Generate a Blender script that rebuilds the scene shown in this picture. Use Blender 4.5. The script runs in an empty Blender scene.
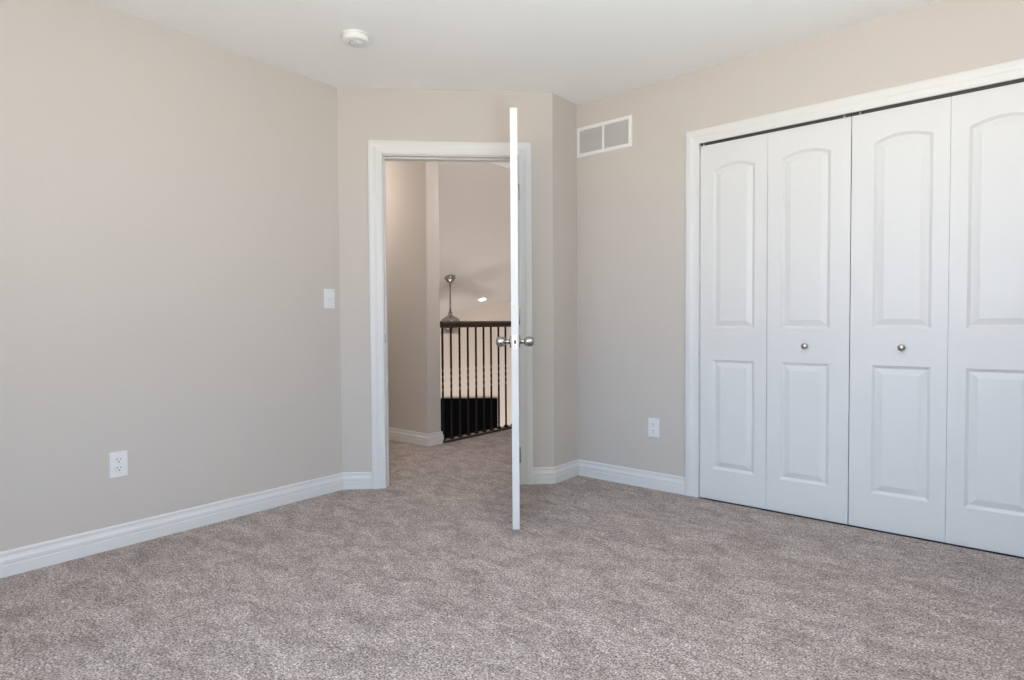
import bpy, bmesh, math, random
from mathutils import Vector, Matrix
random.seed(7)
S = bpy.context.scene
COL = S.collection
PI = math.pi

# ------------------------------------------------------------------ camera
F_PX = 590.89
YAW, PITCH, ROLL = -0.6883, 0.0284, -0.0067
CAM = Vector((3.0977, 0.0, 1.0118))
cd = bpy.data.cameras.new('camera')
cam = bpy.data.objects.new('camera', cd)
COL.objects.link(cam)
fw = Vector((math.sin(YAW) * math.cos(PITCH), math.cos(YAW) * math.cos(PITCH), -math.sin(PITCH)))
rt = Vector((math.cos(YAW), -math.sin(YAW), 0))
up = rt.cross(fw)
c_, s_ = math.cos(ROLL), math.sin(ROLL)
r2, u2 = c_ * rt + s_ * up, -s_ * rt + c_ * up
m = Matrix((r2, u2, -fw)).transposed().to_4x4()
m.translation = CAM
cam.matrix_world = m
cd.sensor_width = 36.0
cd.lens = F_PX / 1024 * 36.0
cd.clip_start = 0.02
S.camera = cam

# ------------------------------------------------------------------ exposure, sky, daylight
S.view_settings.view_transform = 'Standard'
S.view_settings.look = 'None'
S.view_settings.gamma = 1.0
S.view_settings.use_curve_mapping = False
S.view_settings.exposure = 0.0
SKY_LOW, SKY_HIGH, EARTH = (0.47, 0.66, 0.98), (0.43, 0.64, 1.00), (0.96, 0.80, 0.67)
SKY_K, EARTH_K = 8.0, 7.3
w = bpy.data.worlds.new('daylight')
S.world = w
w.use_nodes = True
wn, wl = w.node_tree.nodes, w.node_tree.links
wn.clear()
tc = wn.new('ShaderNodeTexCoord')
sx = wn.new('ShaderNodeSeparateXYZ')
mr = wn.new('ShaderNodeMapRange')
mr.inputs['From Min'].default_value = -1
rp = wn.new('ShaderNodeValToRGB')
e = rp.color_ramp.elements
e[0].position = 0.0
e[0].color = (*[v * EARTH_K for v in EARTH], 1)
e[1].position = 1.0
e[1].color = (*[v * SKY_K for v in SKY_HIGH], 1)
for p_, c3, k in ((0.49, EARTH, EARTH_K), (0.51, SKY_LOW, SKY_K)):
    n_ = e.new(p_)
    n_.color = (*[v * k for v in c3], 1)
bg = wn.new('ShaderNodeBackground')
wo = wn.new('ShaderNodeOutputWorld')
wl.new(tc.outputs['Generated'], sx.inputs[0])
wl.new(sx.outputs['Z'], mr.inputs['Value'])
wl.new(mr.outputs[0], rp.inputs[0])
wl.new(rp.outputs[0], bg.inputs[0])
wl.new(bg.outputs[0], wo.inputs[0])


def light(name, kind, loc, rot, energy, color=(1, 1, 1), **kw):
    d = bpy.data.lights.new(name, kind)
    d.energy = energy
    d.color = color
    o = bpy.data.objects.new(name, d)
    o.location = loc
    o.rotation_euler = rot
    for k, v in kw.items():
        if k == 'portal':
            d.cycles.is_portal = True
        else:
            setattr(d, k, v)
    COL.objects.link(o)
    return o


# bedroom window opening in the back wall, behind the camera
WIN = (1.75, 3.50, 0.45, 2.12)      # x0, x1, z0, z1 on the back wall
YB = -0.75                          # back wall plane
light('window_daylight_portal', 'AREA', ((WIN[0] + WIN[1]) / 2, YB - 0.10, (WIN[2] + WIN[3]) / 2), (PI / 2, 0, 0), 1,
      shape='RECTANGLE', size=WIN[1] - WIN[0], size_y=WIN[3] - WIN[2], portal=True)
GREAT_FILL = light('great_room_fill_light', 'POINT', (-1.7, 4.7, -1.25), (0, 0, 0), 130, (1.0, 1.0, 1.0), shadow_soft_size=0.9)  # unseen fill light added to brighten the sloped ceiling and far wall
BOUNCE = light('bounce_flash_beside_camera', 'AREA', (3.30, 0.30, 0.90), (PI, 0, 0), 71, (0.745, 0.92, 0.98), shape='DISK', size=0.45)
BOUNCE_W = light('bounce_flash_by_side_wall', 'AREA', (3.45, 1.50, 1.50), (PI, 0, 0), 6, (1.0, 0.85, 0.75), shape='DISK', size=0.45)
LANDING_FILL = light('landing_fill_light', 'POINT', (0.40, 3.75, 2.15), (0, 0, 0), 13.5, (1.0, 0.95, 0.92), shadow_soft_size=0.12)  # added fill with no fixture, lifts the hall wall end by the railing
HALL_LAMP = light('hall_ceiling_lamp', 'POINT', (-1.55, 2.80, 2.22), (0, 0, 0), 20.6, (1.0, 0.90, 0.82), shadow_soft_size=0.10)

# ------------------------------------------------------------------ geometry of the room (metres)
H = 2.44
XR = 3.75                           # side wall on the right, out of view
A = Vector((0.0, 2.119))
B = Vector((0.9445, 3.0279))
C = Vector((0.9445, 3.2984))
YR = C.y
u = (B - A).normalized()
n = Vector((u.y, -u.x))             # into the room
TH = math.atan2(u.y, u.x)
LEN = (B - A).length
WT = 0.12


# ------------------------------------------------------------------ materials
def mat(name, color, rough=0.5, metal=0.0, emit=None, ek=0.0, spec=None):
    mm = bpy.data.materials.new(name)
    mm.use_nodes = True
    b = mm.node_tree.nodes['Principled BSDF']
    b.inputs['Base Color'].default_value = (*color, 1)
    b.inputs['Roughness'].default_value = rough
    b.inputs['Metallic'].default_value = metal
    if spec is not None:
        b.inputs['Specular IOR Level'].default_value = spec
    if emit:
        b.inputs['Emission Color'].default_value = (*emit, 1)
        b.inputs['Emission Strength'].default_value = ek
    return mm


def bump(mm, scale, strength, dist=0.001, detail=2.0, stretch=None):
    nt = mm.node_tree
    b = nt.nodes['Principled BSDF']
    t = nt.nodes.new('ShaderNodeTexCoord')
    nz = nt.nodes.new('ShaderNodeTexNoise')
    nz.inputs['Scale'].default_value = scale
    nz.inputs['Detail'].default_value = detail
    src = t.outputs['Object']
    if stretch:
        mp = nt.nodes.new('ShaderNodeMapping')
        mp.inputs['Scale'].default_value = stretch
        nt.links.new(src, mp.inputs[0])
        src = mp.outputs[0]
    nt.links.new(src, nz.inputs['Vector'])
    bp = nt.nodes.new('ShaderNodeBump')
    bp.inputs['Strength'].default_value = strength
    bp.inputs['Distance'].default_value = dist
    nt.links.new(nz.outputs['Fac'], bp.inputs['Height'])
    nt.links.new(bp.outputs[0], b.inputs['Normal'])
    return mm


M_WALL = bump(mat('greige_wall_paint', (0.600, 0.553, 0.508), 0.75, spec=0.25), 260, 0.12)
M_CEIL = bump(mat('white_ceiling_paint', (0.93, 0.924, 0.915), 0.9, spec=0.1), 180, 0.2)
M_TRIM = mat('white_trim_paint', (0.735, 0.732, 0.726), 0.38, spec=0.4)
M_DOOR = bump(mat('white_door_paint', (0.735, 0.732, 0.726), 0.40, spec=0.4), 55, 0.05, 0.0006, 3, (1, 1, 0.06))
M_PLATE = mat('white_plastic', (0.82, 0.82, 0.81), 0.35)
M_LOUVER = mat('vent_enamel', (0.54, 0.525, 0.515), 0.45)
M_SLOT = mat('dark_slot', (0.03, 0.03, 0.03), 0.6)
M_NICKEL = mat('brushed_nickel', (0.43, 0.415, 0.40), 0.24, 1.0)
M_LATCH = mat('bright_latch_metal', (0.66, 0.64, 0.62), 0.3, 0.9)
M_TRACK = mat('dark_track_metal', (0.075, 0.072, 0.074), 0.5, 0.2)
M_WOODD = bump(mat('espresso_stained_wood', (0.045, 0.025, 0.018), 0.32), 30, 0.15, 0.001, 4, (1, 0.08, 1))
M_IRON = bump(mat('black_wrought_iron', (0.012, 0.009, 0.008), 0.5, spec=0.2), 90, 0.3)
M_BLACK = mat('black_screen_glass', (0.003, 0.003, 0.004), 0.5, spec=0.0)
M_BEZEL = mat('black_bezel', (0.004, 0.004, 0.005), 0.6, spec=0.0)
M_LAMP = mat('lit_lamp_lens', (1, 0.95, 0.88), 0.5, emit=(1.0, 0.93, 0.82), ek=8)
M_GLASS = mat('frosted_lamp_glass', (0.42, 0.38, 0.34), 0.35)
M_BLADE = bump(mat('grey_brown_fan_blade', (0.20, 0.16, 0.13), 0.45), 20, 0.1)
M_WFRAME = mat('white_window_vinyl', (0.82, 0.82, 0.82), 0.4)
M_WOODF = bump(mat('great_room_floor_wood', (0.22, 0.14, 0.09), 0.4), 15, 0.1, 0.001, 3, (0.1, 1, 1))
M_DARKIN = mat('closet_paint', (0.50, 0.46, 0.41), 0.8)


def carpet():
    mm = mat('speckled_taupe_carpet', (0.30, 0.26, 0.24), 1.0, spec=0.02)
    nt = mm.node_tree
    N, L = nt.nodes, nt.links
    b = N['Principled BSDF']
    t = N.new('ShaderNodeTexCoord')

    def noise(scale, detail, rough=0.5, stretch=None, dist=0.0):
        q = N.new('ShaderNodeTexNoise')
        q.inputs['Scale'].default_value = scale
        q.inputs['Detail'].default_value = detail
        q.inputs['Roughness'].default_value = rough
        q.inputs['Distortion'].default_value = dist
        if stretch:
            mp = N.new('ShaderNodeMapping')
            mp.inputs['Rotation'].default_value = (0, 0, stretch[1])
            mp.inputs['Scale'].default_value = stretch[0]
            L.new(t.outputs['Object'], mp.inputs[0])
            L.new(mp.outputs[0], q.inputs['Vector'])
        else:
            L.new(t.outputs['Object'], q.inputs['Vector'])
        return q.outputs['Fac']

    def ramp(src, stops):
        r = N.new('ShaderNodeValToRGB')
        els = r.color_ramp.elements
        els[0].position, els[0].color = stops[0][0], (*stops[0][1], 1)
        els[1].position, els[1].color = stops[-1][0], (*stops[-1][1], 1)
        for p, c in stops[1:-1]:
            x = els.new(p)
            x.color = (*c, 1)
        L.new(src, r.inputs[0])
        return r.outputs[0]

    def mul(a, c, fac=1.0):
        x = N.new('ShaderNodeMix')
        x.data_type = 'RGBA'
        x.blend_type = 'MULTIPLY'
        x.inputs['Factor'].default_value = fac
        L.new(a, x.inputs['A'])
        L.new(c, x.inputs['B'])
        return x.outputs['Result']

    fine = ramp(noise(150, 2.5, 0.65), [(0.32, (0.085, 0.070, 0.064)), (0.45, (0.310, 0.264, 0.243)),
                                        (0.55, (0.500, 0.436, 0.406)), (0.70, (0.800, 0.712, 0.672))])
    tuft = ramp(noise(72, 2, 0.6, None, 0.3), [(0.34, (0.75, 0.74, 0.73)), (0.66, (1.20, 1.19, 1.185))])
    mid = ramp(noise(32, 3, 0.6, None, 0.4), [(0.30, (0.80, 0.785, 0.775)), (0.68, (1.14, 1.135, 1.13))])
    big = ramp(noise(6.0, 5, 0.66, ((1.0, 1.7, 1), 0.5), 0.8), [(0.35, (0.75, 0.725, 0.71)), (0.63, (1.14, 1.14, 1.14))])
    col = mul(mul(mul(fine, tuft), mid), big)
    L.new(col, b.inputs['Base Color'])
    bp = N.new('ShaderNodeBump')
    bp.inputs['Strength'].default_value = 0.7
    bp.inputs['Distance'].default_value = 0.006
    L.new(noise(140, 3, 0.6), bp.inputs['Height'])
    L.new(bp.outputs[0], b.inputs['Normal'])
    b.inputs['Sheen Weight'].default_value = 0.15
    return mm


M_CARPET = carpet()


# ------------------------------------------------------------------ mesh helpers
class MB:
    """Collects vertices and faces, then links them as one mesh object."""

    def __init__(self):
        self.v, self.f, self.sm = [], [], []

    def add(self, vs, fs, smooth=False):
        k = len(self.v)
        self.v += [tuple(x) for x in vs]
        self.f += [tuple(i + k for i in f) for f in fs]
        self.sm += [smooth] * len(fs)
        return self

    def box(self, x0, x1, y0, y1, z0, z1, bev=0.0):
        if bev <= 0:
            vs = [(x, y, z) for z in (z0, z1) for y in (y0, y1) for x in (x0, x1)]
            return self.add(vs, [(0, 2, 3, 1), (4, 5, 7, 6), (0, 1, 5, 4), (2, 6, 7, 3), (0, 4, 6, 2), (1, 3, 7, 5)])
        bm = bmesh.new()
        bmesh.ops.create_cube(bm, size=1.0)
        for q in bm.verts:
            q.co = Vector(((x0 + x1) / 2 + q.co.x * (x1 - x0), (y0 + y1) / 2 + q.co.y * (y1 - y0), (z0 + z1) / 2 + q.co.z * (z1 - z0)))
        bmesh.ops.bevel(bm, geom=list(bm.edges), offset=bev, segments=2, affect='EDGES', profile=0.5)
        return self.bm(bm)

    def bm(self, bm, smooth=False):
        bm.verts.index_update()
        self.add([q.co.copy() for q in bm.verts], [[q.index for q in f.verts] for f in bm.faces], smooth)
        bm.free()
        return self

    def prism(self, pts, z0, z1):
        k = len(pts)
        vs = [(p[0], p[1], z0) for p in pts] + [(p[0], p[1], z1) for p in pts]
        fs = [tuple(range(k - 1, -1, -1)), tuple(range(k, 2 * k))] + [(i, (i + 1) % k, k + (i + 1) % k, k + i) for i in range(k)]
        return self.add(vs, fs)

    def lathe(self, prof, axis='z', seg=32, at=(0, 0, 0), smooth=True, sq=(1, 1), cap=True):
        """prof: (radius, along) pairs from one end to the other."""
        vs, fs = [], []
        for r, h in prof:
            for i in range(seg):
                a = 2 * PI * i / seg
                p, q = r * math.cos(a) * sq[0], r * math.sin(a) * sq[1]
                d = {'z': (p, q, h), 'y': (p, h, q), 'x': (h, p, q)}[axis]
                vs.append((at[0] + d[0], at[1] + d[1], at[2] + d[2]))
        for j in range(len(prof) - 1):
            for i in range(seg):
                a, b = j * seg + i, j * seg + (i + 1) % seg
                fs.append((a, b, b + seg, a + seg))
        self.add(vs, fs, smooth)
        if not cap:
            return self
        k = len(self.v) - len(vs)
        self.f += [tuple(k + i for i in range(seg - 1, -1, -1)), tuple(k + (len(prof) - 1) * seg + i for i in range(seg))]
        self.sm += [False, False]
        return self

    def build(self, name, mtl, parent=None):
        me = bpy.data.meshes.new(name)
        me.from_pydata(self.v, [], self.f)
        me.polygons.foreach_set('use_smooth', self.sm)
        bm = bmesh.new()
        bm.from_mesh(me)
        bmesh.ops.remove_doubles(bm, verts=bm.verts, dist=1e-6)
        bmesh.ops.recalc_face_normals(bm, faces=bm.faces)
        bm.to_mesh(me)
        bm.free()
        me.materials.append(mtl)
        o = bpy.data.objects.new(name, me)
        COL.objects.link(o)
        if parent:
            o.parent = parent
        return o


def tag(o, label, cat, group=None, kind=None):
    o['label'] = label
    o['category'] = cat
    if group:
        o['group'] = group
    if kind:
        o['kind'] = kind
    return o


def thing(name, label, cat, loc=(0, 0, 0), rz=0.0, group=None, kind=None):
    o = bpy.data.objects.new(name, None)
    o.empty_display_size = 0.05
    COL.objects.link(o)
    o.location = loc
    o.rotation_euler = (0, 0, rz)
    return tag(o, label, cat, group, kind)


def copy_tree(o, parent=None):
    c = o.copy()
    COL.objects.link(c)
    if parent:
        c.parent = parent
    for ch in list(o.children):
        copy_tree(ch, c)
    return c


def struct(name, mb, mtl, label, cat):
    return tag(mb.build(name, mtl), label, cat, kind='structure')


def offset_path(path, d):
    """Left-hand mitred offset of an open 2-D path."""
    out = []
    for i, p in enumerate(path):
        ds = []
        if i > 0:
            ds.append((path[i] - path[i - 1]).normalized())
        if i < len(path) - 1:
            ds.append((path[i + 1] - path[i]).normalized())
        ns = [Vector((-q.y, q.x)) for q in ds]
        if len(ns) == 1:
            out.append(p + ns[0] * d)
        else:
            mm = (ns[0] + ns[1]).normalized()
            out.append(p + mm * (d / mm.dot(ns[0])))
    return out


def wall_piece(mb, path, i, z0=0.0, z1=H + 0.05, thick=WT):
    off = offset_path(path, thick)
    return mb.prism([path[i], path[i + 1], off[i + 1], off[i]], z0, z1)


# ------------------------------------------------------------------ room shell
P = [Vector((0, YB)), A, B, C, Vector((XR, YR)), Vector((XR, YB)), Vector((0, YB))]
OFF = offset_path(P, WT)
OFF[0] = Vector((-WT, YB - WT))
OFF[-1] = Vector((-WT, YB - WT))


def seg_quad(i):
    return [P[i], P[i + 1], OFF[i + 1], OFF[i]]


def split_wall(mb, quad, holes_z, t0, t1):
    """Quad footprint with an opening between params t0..t1 (metres along the inner edge) and z range."""
    p, q, qo, po = quad
    L = (q - p).length
    d = (q - p).normalized()
    nn = Vector((-d.y, d.x)) * WT
    a, b = p + d * t0, p + d * t1
    mb.prism([p, a, a + nn, po], 0, H + 0.05)
    mb.prism([b, q, qo, b + nn], 0, H + 0.05)
    if holes_z[0] > 0.001:
        mb.prism([a, b, b + nn, a + nn], 0, holes_z[0])
    mb.prism([a, b, b + nn, a + nn], holes_z[1], H + 0.05)
    return mb


FLOOR_PTS = [(-3.1, YB - 0.2), (4.0, YB - 0.2), (4.0, 5.3), (3.3285, 5.3), (3.3285, YR - .019), (1.7745, YR - .019), (1.7745, 5.3), (-0.575, 5.3), (-0.575, 3.45), (-3.1, 3.45)]
struct('floor', MB().prism(FLOOR_PTS, -0.30, 0.0), M_CARPET, 'speckled taupe cut pile carpet running through the doorway', 'carpet')
struct('ceiling', MB().prism([(-3.1, YB - 0.2), (4.0, YB - 0.2), (4.0, 5.3), (-0.41, 5.3), (-0.41, 3.45), (-3.1, 3.45)], H, H + 0.15),
       M_CEIL, 'flat white painted bedroom ceiling', 'ceiling')

struct('floor_closet', MB().box(1.765, 3.338, YR - .019, 4.10, -0.25, -0.022), mat('closet_gap_shade', (0.10, 0.085, 0.075), 0.9), 'closet floor darkened as gap shade under the bifold doors', 'floor')  # dark colour stands in for the shade in the gap under the doors
struct('wall_left', MB().prism(seg_quad(0), 0, H + 0.05), M_WALL, 'long greige wall with light switch and outlet', 'wall')
DO0, DO1, DOZ = 0.2485, 1.103, 2.058          # rough opening in the diagonal wall
struct('wall_diagonal', split_wall(MB(), seg_quad(1), (0, DOZ), DO0, DO1), M_WALL, 'angled greige wall around the open doorway', 'wall')
struct('wall_return', MB().prism(seg_quad(2), 0, H + 0.05), M_WALL, 'narrow greige wall between doorway wall and vent', 'wall')
CO0, CO1, COZ = 1.757, 3.345, 2.052          # rough opening of the closet
struct('wall_right', split_wall(MB(), seg_quad(3), (0, COZ), CO0 - C.x, CO1 - C.x), M_WALL, 'greige wall around the closet and air vent', 'wall')
struct('wall_side', MB().prism(seg_quad(4), 0, H + 0.05), M_WALL, 'plain greige side wall beyond the closet', 'wall')
struct('wall_back', split_wall(MB(), seg_quad(5), (WIN[2], WIN[3]), XR - WIN[1], XR - WIN[0]), M_WALL, 'greige wall with the bedroom window', 'wall')
mb = MB()
x0, x1, z0, z1 = WIN
for bx in ((x0, x1, z0, z0 + .04), (x0, x1, z1 - .04, z1), (x0, x0 + .04, z0, z1), (x1 - .04, x1, z0, z1), ((x0 + x1) / 2 - .025, (x0 + x1) / 2 + .025, z0, z1)):
    mb.box(bx[0], bx[1], YB - 0.07, YB - 0.03, bx[2], bx[3])
struct('window_1', mb, M_WFRAME, 'white framed bedroom window', 'window')

# closet interior
mb = MB()
mb.box(1.55, 3.62, 4.02, 4.10, 0, H)
mb.box(1.50, 1.57, YR + WT, 4.10, 0, H)
mb.box(3.60, 3.67, YR + WT, 4.10, 0, H)
struct('wall_closet', mb, M_DARKIN, 'inside walls of the closet', 'wall')

# hallway
HY = 3.310
struct('wall_hall', MB().prism([(-3.0, HY), (-0.539, HY), (-0.530, HY + .003), (-0.527, HY + .012), (-0.527, HY + .138), (-0.530, HY + .147), (-0.539, HY + .150), (-3.0, HY + .150)], 0, H + 0.05),
       M_WALL, 'greige hall wall ending beside the railing', 'wall')
struct('wall_hall_end', MB().box(-3.12, -3.0, 1.9, HY, 0, H), M_WALL, 'greige wall at the far end of the hall', 'wall')
struct('wall_hall_side', MB().box(-3.0, -WT, 1.85, 1.95, 0, H), M_WALL, 'greige hall wall behind the bedroom', 'wall')
struct('wall_landing', MB().box(C.x - WT, C.x, YR + WT, 5.2, 0, H), M_WALL, 'greige landing wall facing the railing', 'wall')
struct('wall_landing_end', MB().box(-0.575, C.x, 5.2, 5.3, 0, H), M_WALL, 'greige wall closing the landing', 'wall')

# great room beyond the railing
Q0 = Vector((-3.340, 6.370))
gu = Vector((0.770, 0.638)).normalized()
gn = Vector((gu.y, -gu.x))
GZ = -2.75


def gceil(x, y):
    """Height of the sloped great room ceiling."""
    d = Vector((x, y)) - Q0
    return 1.188 + 0.1783 * d.dot(gu) + 0.340 * d.dot(gn)


pl, pr = Q0 - gu * 4.4, Q0 + gu * 3.8
mb = MB()
vs = []
for p in (pl, pr):
    vs += [(p.x, p.y, GZ), (p.x, p.y, gceil(p.x, p.y) + .1)]
for p in (pl, pr):
    q = p - gn * 0.15
    vs += [(q.x, q.y, GZ), (q.x, q.y, gceil(p.x, p.y) + .1)]
mb.add(vs, [(0, 2, 3, 1), (4, 5, 7, 6), (0, 4, 6, 2), (1, 3, 7, 5), (0, 1, 5, 4), (2, 6, 7, 3)])
M_FARW = bump(mat('pale_great_room_paint', (0.76, 0.68, 0.61), 0.8, spec=0.2), 200, 0.1)
struct('wall_great_room', mb, M_FARW, 'pale tall wall beyond the railing', 'wall')
g_pts = [(-0.35, 3.30), (-0.35, 9.2), (-3.4, 7.6), (-7.5, 3.6), (-7.5, 3.30)]
vs = [(x, y, gceil(x, y)) for x, y in g_pts] + [(x, y, gceil(x, y) + .15) for x, y in g_pts]
k = len(g_pts)
struct('ceiling_great_room', MB().add(vs, [tuple(range(k)), tuple(range(2 * k - 1, k - 1, -1))] + [(i, (i + 1) % k, k + (i + 1) % k, k + i) for i in range(k)]),
       bump(mat('warm_white_ceiling_paint', (0.74, 0.70, 0.66), 0.9, spec=0.1), 180, 0.2), 'sloped ceiling of the room beyond the railing', 'ceiling')
struct('floor_great_room', MB().box(-8, -0.4, 3.2, 9.4, GZ - .1, GZ), M_WOODF, 'wood floor one storey below the railing', 'floor')
struct('wall_great_room_near', MB().box(-7.5, -0.575, HY + .150, HY + .30, GZ, -0.30), M_WALL, 'wall under the hall', 'wall')
struct('wall_great_room_back', MB().box(-7.5, -3.0, HY, HY + .150, GZ, 3.2), M_WALL, 'wall beyond the hall', 'wall')
struct('wall_stair', MB().box(-0.575, -0.455, 3.46, 5.30, GZ, -0.30), M_WALL, 'wall under the railing', 'wall')
struct('wall_great_room_side', MB().box(-0.575, -0.455, 5.30, 9.3, GZ, 3.4), M_WALL, 'tall wall closing the room beyond the railing', 'wall')
struct('wall_fascia', MB().box(-0.408, -0.30, 3.3, 5.3, H + .10, 3.3), M_WALL, 'upper wall over the landing edge', 'wall')

# ------------------------------------------------------------------ baseboards (mitred moulded profile)
BASE = [(0, 0), (.0140, 0), (.0140, .046), (.0122, .049), (.0122, .052), (.0132, .0545), (.0128, .067), (.0085, .076), (.0066, .084),
        (.0066, .0885), (.0078, .0905), (.0070, .098), (.0040, .1030), (0, .1030)]


def baseboard(name, path, i, label, flip=1):
    rings = []
    for d, z in BASE:
        off = offset_path(path, -d * flip)
        rings.append(((off[i].x, off[i].y, z), (off[i + 1].x, off[i + 1].y, z)))
    k = len(rings)
    vs = [r[0] for r in rings] + [r[1] for r in rings]
    fs = [(j, (j + 1) % k, k + (j + 1) % k, k + j) for j in range(k)] + [tuple(range(k)), tuple(range(2 * k - 1, k - 1, -1))]
    return struct(name, MB().add(vs, fs), M_TRIM, label, 'baseboard')


D = lambda s, o=0.0: A + u * s + n * o
CW = 0.0825                       # casing width
CI0, CI1 = 0.262, 1.0925          # casing inner edges along the diagonal wall
base_l = [Vector((0, YB)), A, D(CI0 - CW)]
base_r = [D(CI1 + CW), B, C, Vector((1.6962, YR))]
baseboard('baseboard_left', base_l, 0, 'white moulded baseboard along the long left wall')
baseboard('baseboard_diagonal', base_l, 1, 'short white baseboard left of the doorway')
baseboard('baseboard_hinge_side', base_r, 0, 'short white baseboard on the hinge side of the doorway')
baseboard('baseboard_return', base_r, 1, 'white baseboard on the narrow return wall')
baseboard('baseboard_right', base_r, 2, 'white baseboard between the corner and the closet')
hp = [Vector((-3.0, HY)), Vector((-0.527, HY)), Vector((-0.527, HY + .150)), Vector((-0.575, HY + .150))]
baseboard('baseboard_hall', hp, 0, 'white baseboard along the hall wall', 1)
baseboard('baseboard_hall_end', hp, 1, 'white baseboard around the hall wall end by the railing', 1)

# ------------------------------------------------------------------ casings
CAS = [(0, 0), (0, .0085), (.0025, .0105), (.011, .0115), (.013, .0095), (.0155, .0095), (.036, .0125), (.042, .0155), (.052, .0178),
       (.070, .0180), (.078, .0165), (.0825, .0130), (.0825, 0)]


def casing(w0, w1, top, width=CW, side=-1):
    """Moulded U around an opening in local wall coordinates: x along, y = side*thickness, z up."""
    sc = width / 0.0825
    rings = []
    for a, t in CAS:
        a *= sc
        y = side * t
        rings.append([(w0 - a, y, 0.0), (w0 - a, y, top + a), (w1 + a, y, top + a), (w1 + a, y, 0.0)])
    k = len(rings)
    vs = [p for r in rings for p in r]
    fs = []
    for j in range(k):
        j2 = (j + 1) % k
        for q in range(3):
            fs.append((j * 4 + q, j2 * 4 + q, j2 * 4 + q + 1, j * 4 + q + 1))
    fs += [tuple(j * 4 for j in range(k)), tuple(j * 4 + 3 for j in range(k - 1, -1, -1))]
    return MB().add(vs, fs)


def u_frame(w0, w1, top, t, y0, y1):
    mb = MB()
    mb.box(w0 - t, w0, y0, y1, 0, top)
    mb.box(w1, w1 + t, y0, y1, 0, top)
    mb.box(w0 - t, w1 + t, y0, y1, top, top + t)
    return mb


DT = 2.0445                       # casing inner top
t1 = thing('trim_1', 'white door frame and moulded casing around the open doorway', 'door frame', (A.x, A.y, 0), TH, kind='structure')
casing(CI0, CI1, DT).build('casing', M_TRIM, t1)
hc = casing(CI0, CI1, DT, CW, 1)
hc.v = [(x, y + WT, z) for x, y, z in hc.v]
hc.build('casing', M_TRIM, t1)
J0, J1 = 0.2655, 1.0875
u_frame(J0, J1, 2.0385, 0.017, -0.0005, WT + .0005).build('jamb', M_TRIM, t1)
u_frame(J0 + .0085, J1 - .0085, 2.030, 0.0085, 0.040, 0.074).build('stop', M_TRIM, t1)
sp = MB().box(J0 - .0005, J0 + .0016, 0.006, 0.034, 0.895, 0.952, 0.0006)
sp = sp.build('strike_plate', M_NICKEL, t1)
sp['label'] = 'small nickel strike plate in the jamb'

CT = 2.0235
t2 = thing('trim_2', 'white moulded casing and track around the closet doors', 'closet frame', (0, YR, 0), 0, kind='structure')
casing(1.7745, 3.3285, CT, 0.079).build('casing', M_TRIM, t2)
u_frame(1.7745, 3.3285, 2.036, 0.0155, -0.0003, WT).build('jamb', M_TRIM, t2)
mb = MB()
mb.box(1.776, 3.327, 0.016, 0.019, 2.014, 2.0358)
mb.box(1.776, 3.327, 0.041, 0.044, 2.014, 2.0358)
mb.box(1.776, 3.327, 0.019, 0.041, 2.030, 2.0358)
tr = mb.build('track', M_TRACK, t2)
tr['label'] = 'dark metal bifold track above the closet doors'


# ------------------------------------------------------------------ panel doors
def panel_outline(x0, x1, z0, z1, rise, inset):
    """Counter-clockwise outline (x, z), arched on top when rise > 0, shrunk by inset."""
    a0, a1, b0 = x0 + inset, x1 - inset, z0 + inset
    pts = [(a0, b0), (a1, b0)]
    N = 18
    if rise <= 0:
        # keep the same count along the top so that rings bridge
        return pts + [(a1 + (a0 - a1) * i / N, z1 - inset) for i in range(N + 1)]
    half = (x1 - x0) / 2
    R = (half * half + rise * rise) / (2 * rise)
    zc = z1 + rise - R
    r = R - inset
    cx = (x0 + x1) / 2
    for i in range(N + 1):
        x = a1 + (a0 - a1) * i / N
        pts.append((x, zc + math.sqrt(max(r * r - (x - cx) ** 2, 0))))
    return pts


RINGS = [(0, 0), (.0025, .0020), (.0130, .0096), (.0170, .0098), (.0205, .0084), (.0410, .0026), (.0435, .0018)]


def panel_face(x0, x1, z0, z1, panels, y, sgn):
    """Door skin with sunk mouldings around raised fields. Faces sgn*y; depth goes the other way."""
    mb = MB()
    bm = bmesh.new()
    loops = [[(x0, z0), (x1, z0), (x1, z1), (x0, z1)]] + [panel_outline(*p, 0) for p in panels]
    edges = []
    for lp in loops:
        vv = [bm.verts.new((a, y, b)) for a, b in lp]
        edges += [bm.edges.new((vv[i], vv[(i + 1) % len(vv)])) for i in range(len(vv))]
    bmesh.ops.triangle_fill(bm, edges=edges, use_beauty=True, use_dissolve=False)
    mb.bm(bm)
    for p in panels:
        rings = [[(a, y - sgn * d, b) for a, b in panel_outline(*p, ins)] for ins, d in RINGS]
        k = len(rings[0])
        vs = [q for r in rings for q in r]
        fs = []
        for j in range(len(rings) - 1):
            for i in range(k):
                fs.append((j * k + i, j * k + (i + 1) % k, (j + 1) * k + (i + 1) % k, (j + 1) * k + i))
        fs.append(tuple((len(rings) - 1) * k + i for i in range(k)))
        mb.add(vs, fs)
    return mb


def door_slab(w, z0, z1, y0, y1, panels, both=False):
    mb = panel_face(0, w, z0, z1, panels, y0, -1)
    if both:
        b = panel_face(0, w, z0, z1, panels, y1, 1)
        mb.add(b.v, b.f)
    else:
        mb.add([(0, y1, z0), (w, y1, z0), (w, y1, z1), (0, y1, z1)], [(0, 1, 2, 3)])
    for xx in (0, w):
        mb.add([(xx, y0, z0), (xx, y1, z0), (xx, y1, z1), (xx, y0, z1)], [(0, 1, 2, 3)])
    for zz in (z0, z1):
        mb.add([(0, y0, zz), (w, y0, zz), (w, y1, zz), (0, y1, zz)], [(0, 1, 2, 3)])
    return mb


LZ0, LZ1 = -0.0015, 2.0105


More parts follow.
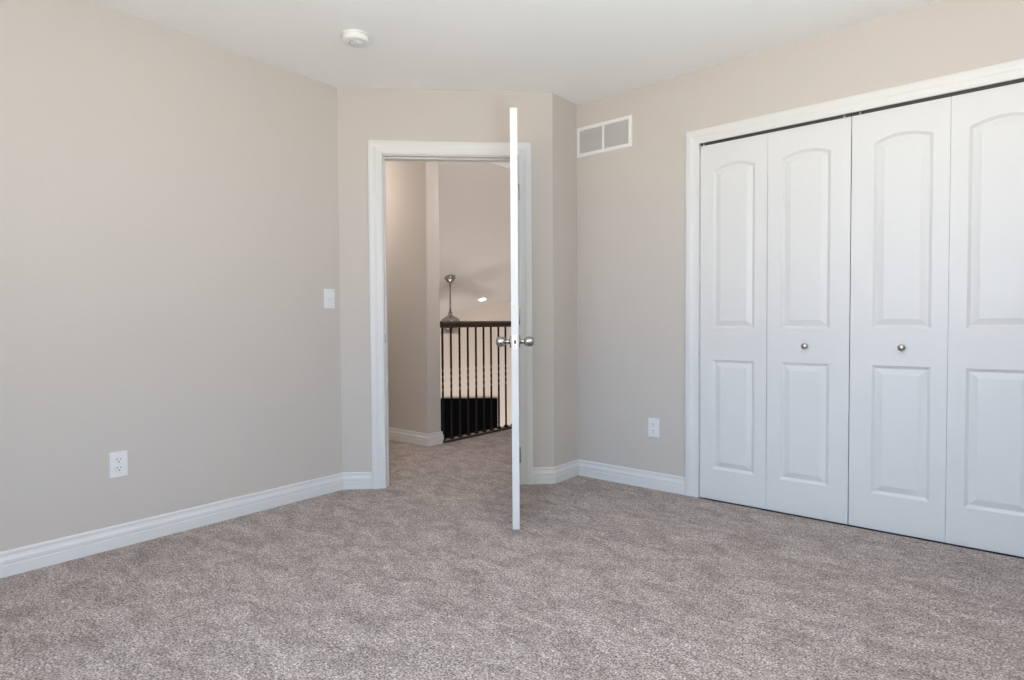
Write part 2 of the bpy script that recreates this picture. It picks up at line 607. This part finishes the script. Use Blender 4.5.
def closet_leaf(w, name, parent, a, b):
    ps = [(a, b, 0.173, 0.797, 0), (a, b, 0.975, 1.863, 0.029)]
    return door_slab(w, LZ0, LZ1, 0.012, 0.047, ps).build(name, M_DOOR, parent)


PANEL_X = [(1.848, 2.077), (2.212, 2.443), (2.629, 2.861), (2.990, 3.222)]


def cabinet_knob(parent, x, z):
    mb = MB().lathe([(.0, .0005), (.0095, 0.0), (.0095, -.002), (.0062, -.0045), (.0058, -.012), (.0085, -.015), (.0152, -.0180), (.0160, -.0215), (.0145, -.0255), (.0095, -.0285), (.003, -.0295), (.0, -.0296)],
                    'y', 28, (x, 0.012, z))
    k = mb.build('knob', M_NICKEL, parent)
    k['label'] = 'round brushed nickel knob'
    return k


def pivot(parent, x):
    mb = MB().lathe([(.0055, 2.008), (.0055, 2.016), (.0040, 2.018), (.0040, 2.031)], 'z', 14, (x, 0.0135, 0))
    q = mb.build('pivot_pin', M_LATCH, parent)
    q['label'] = 'bright metal pivot pin at the top'
    return q


seams = [(1.7765, 2.1410), (2.1430, 2.5314), (2.5350, 2.9232), (2.9244, 3.3255)]
for num, (a, b, lab) in enumerate(((0, 1, 'white bifold closet door pair nearer the corner, two arched panel leaves'),
                                   (2, 3, 'white bifold closet door pair farther from the corner, nearer the camera'))):
    xl = seams[a][0]
    d = thing('door_%d' % (num + 2), lab, 'closet door', (xl, YR, 0), 0, 'bifold closet doors', 'structure')
    for kk in (a, b):
        lf = closet_leaf(seams[kk][1] - seams[kk][0], 'leaf', d, PANEL_X[kk][0] - seams[kk][0], PANEL_X[kk][1] - seams[kk][0])
        lf.location = (seams[kk][0] - xl, 0, 0)
        wd = seams[kk][1] - seams[kk][0]
        if kk == 1:
            cabinet_knob(lf, 0.189, 0.884)
            pivot(lf, wd - 0.030)
        if kk == 2:
            cabinet_knob(lf, 0.215, 0.885)
            pivot(lf, 0.034)
        if kk == 0:
            pivot(lf, 0.018)
        if kk == 3:
            pivot(lf, wd - 0.022)

# bedroom door, swung open into the room
PIN_S, PIN_O, OPEN = 1.0945, 0.011, math.radians(85.3)
pp = D(PIN_S, PIN_O)
d1 = thing('door_1', 'white bedroom door swung open, seen edge on, with nickel knobs', 'door', (pp.x, pp.y, 0), TH + OPEN, None, 'structure')
DW, DX0 = 0.8095, -0.8155
mgd = 0.115
dps = [(mgd, DW - mgd, 0.20, 0.83, 0), (mgd, DW - mgd, 1.02, 1.835, 0.075)]
leaf = door_slab(DW, 0.003, 2.0445, 0.0105, 0.0455, dps, True).build('leaf', M_DOOR, d1)
leaf.location = (DX0, 0, 0)
KZ = 0.921
KX = DX0 + 0.060
KP = [(.0, .0), (.0320, .0), (.0320, -.004), (.0295, -.0075), (.0150, -.0095), (.0125, -.013), (.0125, -.024), (.0140, -.028), (.0185, -.0310),
      (.0228, -.0360), (.0248, -.0430), (.0252, -.0510), (.0246, -.0600), (.0228, -.0680), (.0190, -.0730), (.0120, -.0762), (.0, -.0772)]
k1 = MB().lathe(KP, 'y', 36, (KX, 0.0105, KZ)).build('doorknob', M_NICKEL, d1)
k2 = MB().lathe([(r, -h) for r, h in KP], 'y', 36, (KX, 0.0455, KZ)).build('doorknob', M_NICKEL, d1)
k1['label'] = 'round nickel doorknob on the hinge casing side'
k2['label'] = 'round nickel doorknob on the doorway side'
lp = MB().box(DX0 - .0016, DX0 + .001, 0.0155, 0.0405, KZ - .029, KZ + .029, 0.0005).build('latch_plate', M_LATCH, d1)
lp['label'] = 'bright metal latch plate in the door edge'
MB().prism([(DX0 - .0115, .0220), (DX0 - .002, .0220), (DX0 - .0015, .0340), (DX0 - .003, .0340)], KZ - .0085, KZ + .0085).build('latch_bolt', M_NICKEL, lp)
for sz in (-.021, .021):
    MB().lathe([(.0036, -.0001), (.0036, -.0005), (.002, -.0010), (0, -.0011)], 'x', 12, (DX0 - .0015, 0.028, KZ + sz)).build('screw', M_NICKEL, lp)
for hz in (1.823, 1.052, 0.187):
    mb = MB().lathe([(.004, hz - .050), (.0062, hz - .046), (.0062, hz + .046), (.004, hz + .050)], 'z', 16)
    mb.box(-0.005, -0.0035, 0.002, 0.032, hz - .0445, hz + .0445)
    hg = mb.build('hinge', M_NICKEL, d1)
    hg['label'] = 'nickel butt hinge'

# ------------------------------------------------------------------ things on walls and ceiling
def outlet(name, label, loc, rz):
    t = thing(name, label, 'outlet', loc, rz, 'white duplex wall outlets')
    MB().box(-.036, .036, -.0055, 0, -.0585, .0585, .0022).build('cover_plate', M_PLATE, t)
    for cz in (.0195, -.0195):
        # rounded receptacle face with flat top and bottom
        pts = []
        for i in range(32):
            a = 2 * PI * i / 32
            pts.append((.0172 * math.cos(a), max(-.0142, min(.0142, .0172 * math.sin(a)))))
        mb = MB()
        vs = [(x, -.0050, cz + z) for x, z in pts] + [(x * .97, -.0078, cz + z * .97) for x, z in pts]
        k = len(pts)
        mb.add(vs, [tuple(range(k, 2 * k))] + [(i, (i + 1) % k, k + (i + 1) % k, k + i) for i in range(k)])
        r = mb.build('receptacle', M_PLATE, t)
        MB().box(-.0078, -.0054, -.0082, -.0070, cz + .0005, cz + .0090).build('slot', M_SLOT, r)
        MB().box(.0054, .0078, -.0082, -.0070, cz + .0010, cz + .0080).build('slot', M_SLOT, r)
        MB().lathe([(0, -.0070), (.0028, -.0070), (.0028, -.0082), (0, -.0082)], 'y', 14, (0, 0, cz - .0078)).build('slot', M_SLOT, r)
    MB().lathe([(0, -.0050), (.0032, -.0050), (.0032, -.0062), (.0015, -.0068), (0, -.0068)], 'y', 14).build('screw', M_PLATE, t)
    return t


o1 = outlet('wall_outlet', 'white duplex outlet low on the long left wall', (0, 0.928, 0.380), PI / 2)
o2 = copy_tree(o1)
o2.location = (1.494, YR, 0.372)
o2.rotation_euler = (0, 0, 0)
o2['label'] = 'white duplex outlet low on the wall beside the closet'

sw = thing('light_switch', 'white toggle light switch on the left wall beside the doorway wall', 'light switch', (0, 2.044, 1.166), PI / 2)
MB().box(-.036, .036, -.0055, 0, -.0575, .0575, .0022).build('cover_plate', M_PLATE, sw)
mb = MB().box(-.0055, .0055, -.0070, -.0050, -.0125, .0125, .0006)
mb.add([(-.004, -.006, -.006), (.004, -.006, -.006), (.004, -.006, .006), (-.004, -.006, .006),
        (-.0034, -.019, -.0105), (.0034, -.019, -.0105), (.0034, -.017, -.0030), (-.0034, -.017, -.0030)],
       [(4, 5, 6, 7), (0, 1, 5, 4), (1, 2, 6, 5), (2, 3, 7, 6), (3, 0, 4, 7)])
mb.build('toggle', M_PLATE, sw)
for sz in (-.030, .030):
    MB().lathe([(0, -.0050), (.0030, -.0050), (.0030, -.0060), (.0015, -.0065), (0, -.0065)], 'y', 12, (0, 0, sz)).build('screw', M_PLATE, sw)

# return air vent
VX0, VX1, VZ0, VZ1 = 0.9465, 1.3500, 2.091, 2.2850
vent = thing('air_vent', 'white return air vent with two louvred panels high on the wall by the corner', 'vent', ((VX0 + VX1) / 2, YR, VZ0))
vw, vh = (VX1 - VX0) / 2, VZ1 - VZ0
fr = 0.0235
mb = MB()


def frame_ring(mb, x0, x1, z0, z1, t):
    """Bevelled rectangular face frame."""
    prof = [(0, 0), (.003, -.0065), (.006, -.008), (t - .003, -.008), (t, -.005), (t, .0)]
    k = 4
    vs = []
    for ins, y in prof:
        vs += [(x0 + ins, y, z0 + ins), (x1 - ins, y, z0 + ins), (x1 - ins, y, z1 - ins), (x0 + ins, y, z1 - ins)]
    fs = []
    for j in range(len(prof) - 1):
        for i in range(4):
            fs.append((j * 4 + i, j * 4 + (i + 1) % 4, (j + 1) * 4 + (i + 1) % 4, (j + 1) * 4 + i))
    return mb.add(vs, fs)


frame_ring(mb, -vw, vw, 0, vh, fr)
mb.box(-.0075, .0075, -.0075, 0, fr - .002, vh - fr + .002, .001)
mb.build('frame', M_PLATE, vent)
for sx_ in (-1, 1):
    xa, xb = (-vw + fr, -.0075) if sx_ < 0 else (.0075, vw - fr)
    mb = MB()
    ns = 8
    zz0, zz1 = fr, vh - fr
    for i in range(ns):
        z = zz0 + (zz1 - zz0) * (i + .5) / ns
        hgt = (zz1 - zz0) / ns
        mb.add([(xa, -.0055, z - hgt * .62), (xb, -.0055, z - hgt * .62), (xb, -.0012, z + hgt * .45), (xa, -.0012, z + hgt * .45),
                (xa, -.0045, z - hgt * .62), (xb, -.0045, z - hgt * .62), (xb, -.0002, z + hgt * .45), (xa, -.0002, z + hgt * .45)],
               [(0, 1, 2, 3), (4, 7, 6, 5), (0, 4, 5, 1), (3, 2, 6, 7)])
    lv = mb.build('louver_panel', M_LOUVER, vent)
    lv['label'] = 'grey bank of fixed louvres'
for sx_ in (-1, 1):
    MB().lathe([(0, -.0078), (.0034, -.0078), (.0030, -.0088), (0, -.0092)], 'y', 12, (sx_ * (vw - .011), 0, vh / 2)).build('screw', M_PLATE, vent)

# smoke detector
sd = thing('smoke_detector', 'round white smoke detector on the ceiling', 'smoke detector', (0.620, 1.807, H))
MB().lathe([(0, 0), (.0700, 0), (.0700, -.007), (.0670, -.009), (0, -.009)], 'z', 56).build('mounting_base', M_PLATE, sd)
MB().lathe([(0, -.008), (.0630, -.008), (.0640, -.011), (.0640, -.022), (.0625, -.0290), (.0580, -.0330), (.0520, -.0345), (.0440, -.0350), (.0425, -.0340), (.0405, -.0340), (.0390, -.0352), (.0200, -.0362), (0, -.0364)], 'z', 56).build('housing', M_PLATE, sd)
MB().lathe([(0, -.0355), (.0125, -.0355), (.0120, -.0385), (.0080, -.0392), (0, -.0393)], 'z', 24, (.012, .010, 0)).build('test_button', M_PLATE, sd)
mb = MB()
for k in range(7):
    a0, a1 = math.radians(150 + k * 22), math.radians(150 + k * 22 + 15)
    pts = [(.026 * math.cos(a0), .026 * math.sin(a0)), (.034 * math.cos(a0), .034 * math.sin(a0)), (.034 * math.cos(a1), .034 * math.sin(a1)), (.026 * math.cos(a1), .026 * math.sin(a1))]
    mb.prism(pts, -.0364, -.0340)
gv = mb.build('vent_slots', mat('grey_slots', (0.50, 0.50, 0.49), 0.7), sd)

# ------------------------------------------------------------------ landing railing
RX = -0.527
RY0, RY1 = 3.462, 5.195
rail = thing('railing', 'dark wood and black iron railing on the landing beyond the doorway', 'railing', (RX, RY0, 0))
LR = RY1 - RY0
# moulded handrail: profile in x, z swept along y
hp_ = [(-.020, .978), (.020, .978), (.020, .986), (.029, .990), (.031, 1.004), (.029, 1.020), (.020, 1.030), (.0, 1.034), (-.020, 1.030), (-.029, 1.020), (-.031, 1.004), (-.029, .990), (-.020, .986)]
k = len(hp_)
vs = [(x, 0.0, z) for x, z in hp_] + [(x, LR, z) for x, z in hp_]
MB().add(vs, [tuple(range(k)), tuple(range(2 * k - 1, k - 1, -1))] + [(i, (i + 1) % k, k + (i + 1) % k, k + i) for i in range(k)]).build('handrail', M_WOODD, rail)
MB().box(-.045, .030, 0.0, LR, 0.0005, .020, .004).build('shoe_rail', M_WOODD, rail)


def baluster(y, parent):
    """Square iron bar twisted over its middle, with a square shoe at the foot."""
    hw = .0064
    zs = [(.020, 0), (.42, 0)] + [(.42 + .22 * i / 24, PI * 2.0 * i / 24) for i in range(1, 25)] + [(.979, PI * 2.0)]
    vs, fs = [], []
    for z, a in zs:
        for q in range(4):
            b = PI / 4 + q * PI / 2 + a
            vs.append((hw * 1.414 * math.cos(b), y + hw * 1.414 * math.sin(b), z))
    for j in range(len(zs) - 1):
        for q in range(4):
            fs.append((j * 4 + q, j * 4 + (q + 1) % 4, j * 4 + 4 + (q + 1) % 4, j * 4 + 4 + q))
    fs += [(3, 2, 1, 0), tuple(len(vs) - 4 + q for q in range(4))]
    o = MB().add(vs, fs).build('baluster', M_IRON, parent)
    mb = MB()
    vs = []
    for z, h in ((.0195, .0155), (.030, .0155), (.040, .0095), (.042, .0090)):
        vs += [(-h, y - h, z), (h, y - h, z), (h, y + h, z), (-h, y + h, z)]
    fs = [(3, 2, 1, 0), (12, 13, 14, 15)] + [(j * 4 + q, j * 4 + (q + 1) % 4, j * 4 + 4 + (q + 1) % 4, j * 4 + 4 + q) for j in range(3) for q in range(4)]
    mb.add(vs, fs).build('shoe', M_IRON, o)
    return o


BAL_Y = [3.481, 3.581, 3.686, 3.790, 3.895, 3.998, 4.100, 4.206, 4.309]
yy = BAL_Y[-1]
while yy + .104 < RY1 - .04:
    yy += .104
    BAL_Y.append(yy)
for y in BAL_Y:
    baluster(y - RY0, rail)

# ------------------------------------------------------------------ great room fittings
fx, fy = -2.4729, 5.4993
fz = gceil(fx, fy)
fan = thing('ceiling_fan', 'ceiling fan on a long nickel rod beyond the railing', 'ceiling fan', (fx, fy, 0))
MB().lathe([(.0, fz + .035), (.072, fz + .035), (.075, fz - .01), (.066, fz - .035), (.030, fz - .075), (.017, fz - .082), (0, fz - .082)], 'z', 28).build('canopy', M_NICKEL, fan)
MB().lathe([(.0, fz - .08), (.0115, fz - .08), (.0115, 1.165), (0, 1.165)], 'z', 18).build('downrod', M_NICKEL, fan)
MB().lathe([(0, 1.17), (.024, 1.17), (.030, 1.125), (.060, 1.105), (.115, 1.075), (.125, 1.050), (.125, 1.015), (.100, .995), (.055, .985), (.055, .955), (0, .955)], 'z', 32).build('motor_housing', M_NICKEL, fan)
for i in range(5):
    a = 0.35 + i * 2 * PI / 5
    ca, sa = math.cos(a), math.sin(a)
    pts = [(.19, -.050), (.24, -.062), (.60, -.072), (.655, -.045), (.665, 0), (.655, .045), (.60, .072), (.24, .062), (.19, .050)]
    vs = []
    for dz in (0, -.008):
        for x, y in pts:
            vs.append((ca * x - sa * y, sa * x + ca * y, 1.010 + dz + y * 0.16))
    k = len(pts)
    bl = MB().add(vs, [tuple(range(k)), tuple(range(2 * k - 1, k - 1, -1))] + [(q, (q + 1) % k, k + (q + 1) % k, k + q) for q in range(k)]).build('blade', M_BLADE, fan)
    pa = [(.11, -.016), (.22, -.030), (.22, .030), (.11, .016)]
    vs = [(ca * x - sa * y, sa * x + ca * y, 1.003 + dz + y * .16) for dz in (-.004, -.012) for x, y in pa]
    MB().add(vs, [(0, 1, 2, 3), (7, 6, 5, 4)] + [(q, (q + 1) % 4, 4 + (q + 1) % 4, 4 + q) for q in range(4)]).build('blade_bracket', M_NICKEL, bl)
for i in range(3):
    a = math.radians(10 + 120 * i)
    at = (.085 * math.cos(a), .085 * math.sin(a), 0)
    MB().lathe([(0, .972), (.018, .972), (.022, .955), (.040, .935), (.052, .905), (.055, .880), (.050, .876), (0, .885)], 'z', 20, at).build('lamp_shade', M_GLASS, fan)

# recessed light lying in the sloped ceiling
lx, ly = -2.7898, 6.4744
ex, ey = Vector((1, 0, gceil(1, 0) - gceil(0, 0))).normalized(), Vector((0, 1, gceil(0, 1) - gceil(0, 0))).normalized()
nz_ = ex.cross(ey).normalized()
rl = thing('recessed_light', 'lit round recessed light in the sloped ceiling', 'light', (lx, ly, gceil(lx, ly)))
rl.rotation_euler = nz_.to_track_quat('Z', 'Y').to_euler()
MB().lathe([(.052, -.004), (.054, -.006), (.074, -.006), (.080, -.001), (.080, .003), (.052, .003), (.052, -.004)], 'z', 32, cap=False).build('trim_ring', M_PLATE, rl)
MB().lathe([(0, -.0030), (.0525, -.0030), (.0525, .002), (0, .002)], 'z', 32).build('lens', M_LAMP, rl)

# wall-mounted dark screen on the far wall
tv = thing('television', 'black flat rectangular screen on the pale wall behind the railing', 'television', (0, 0, 0))
tr_ = Vector((-2.779, 6.782))
tr_ = Q0 + gu * (tr_ - Q0).dot(gu)
tv.location = (tr_.x, tr_.y, -0.130)
tv.rotation_euler = (0, 0, math.atan2(gu.y, gu.x))
MB().box(-1.30, 0.0, -.060, -.0, -.735, 0, .004).build('housing', M_BEZEL, tv)
MB().box(-1.288, -.012, -.0615, -.059, -.720, -.012).build('screen', M_BLACK, tv)
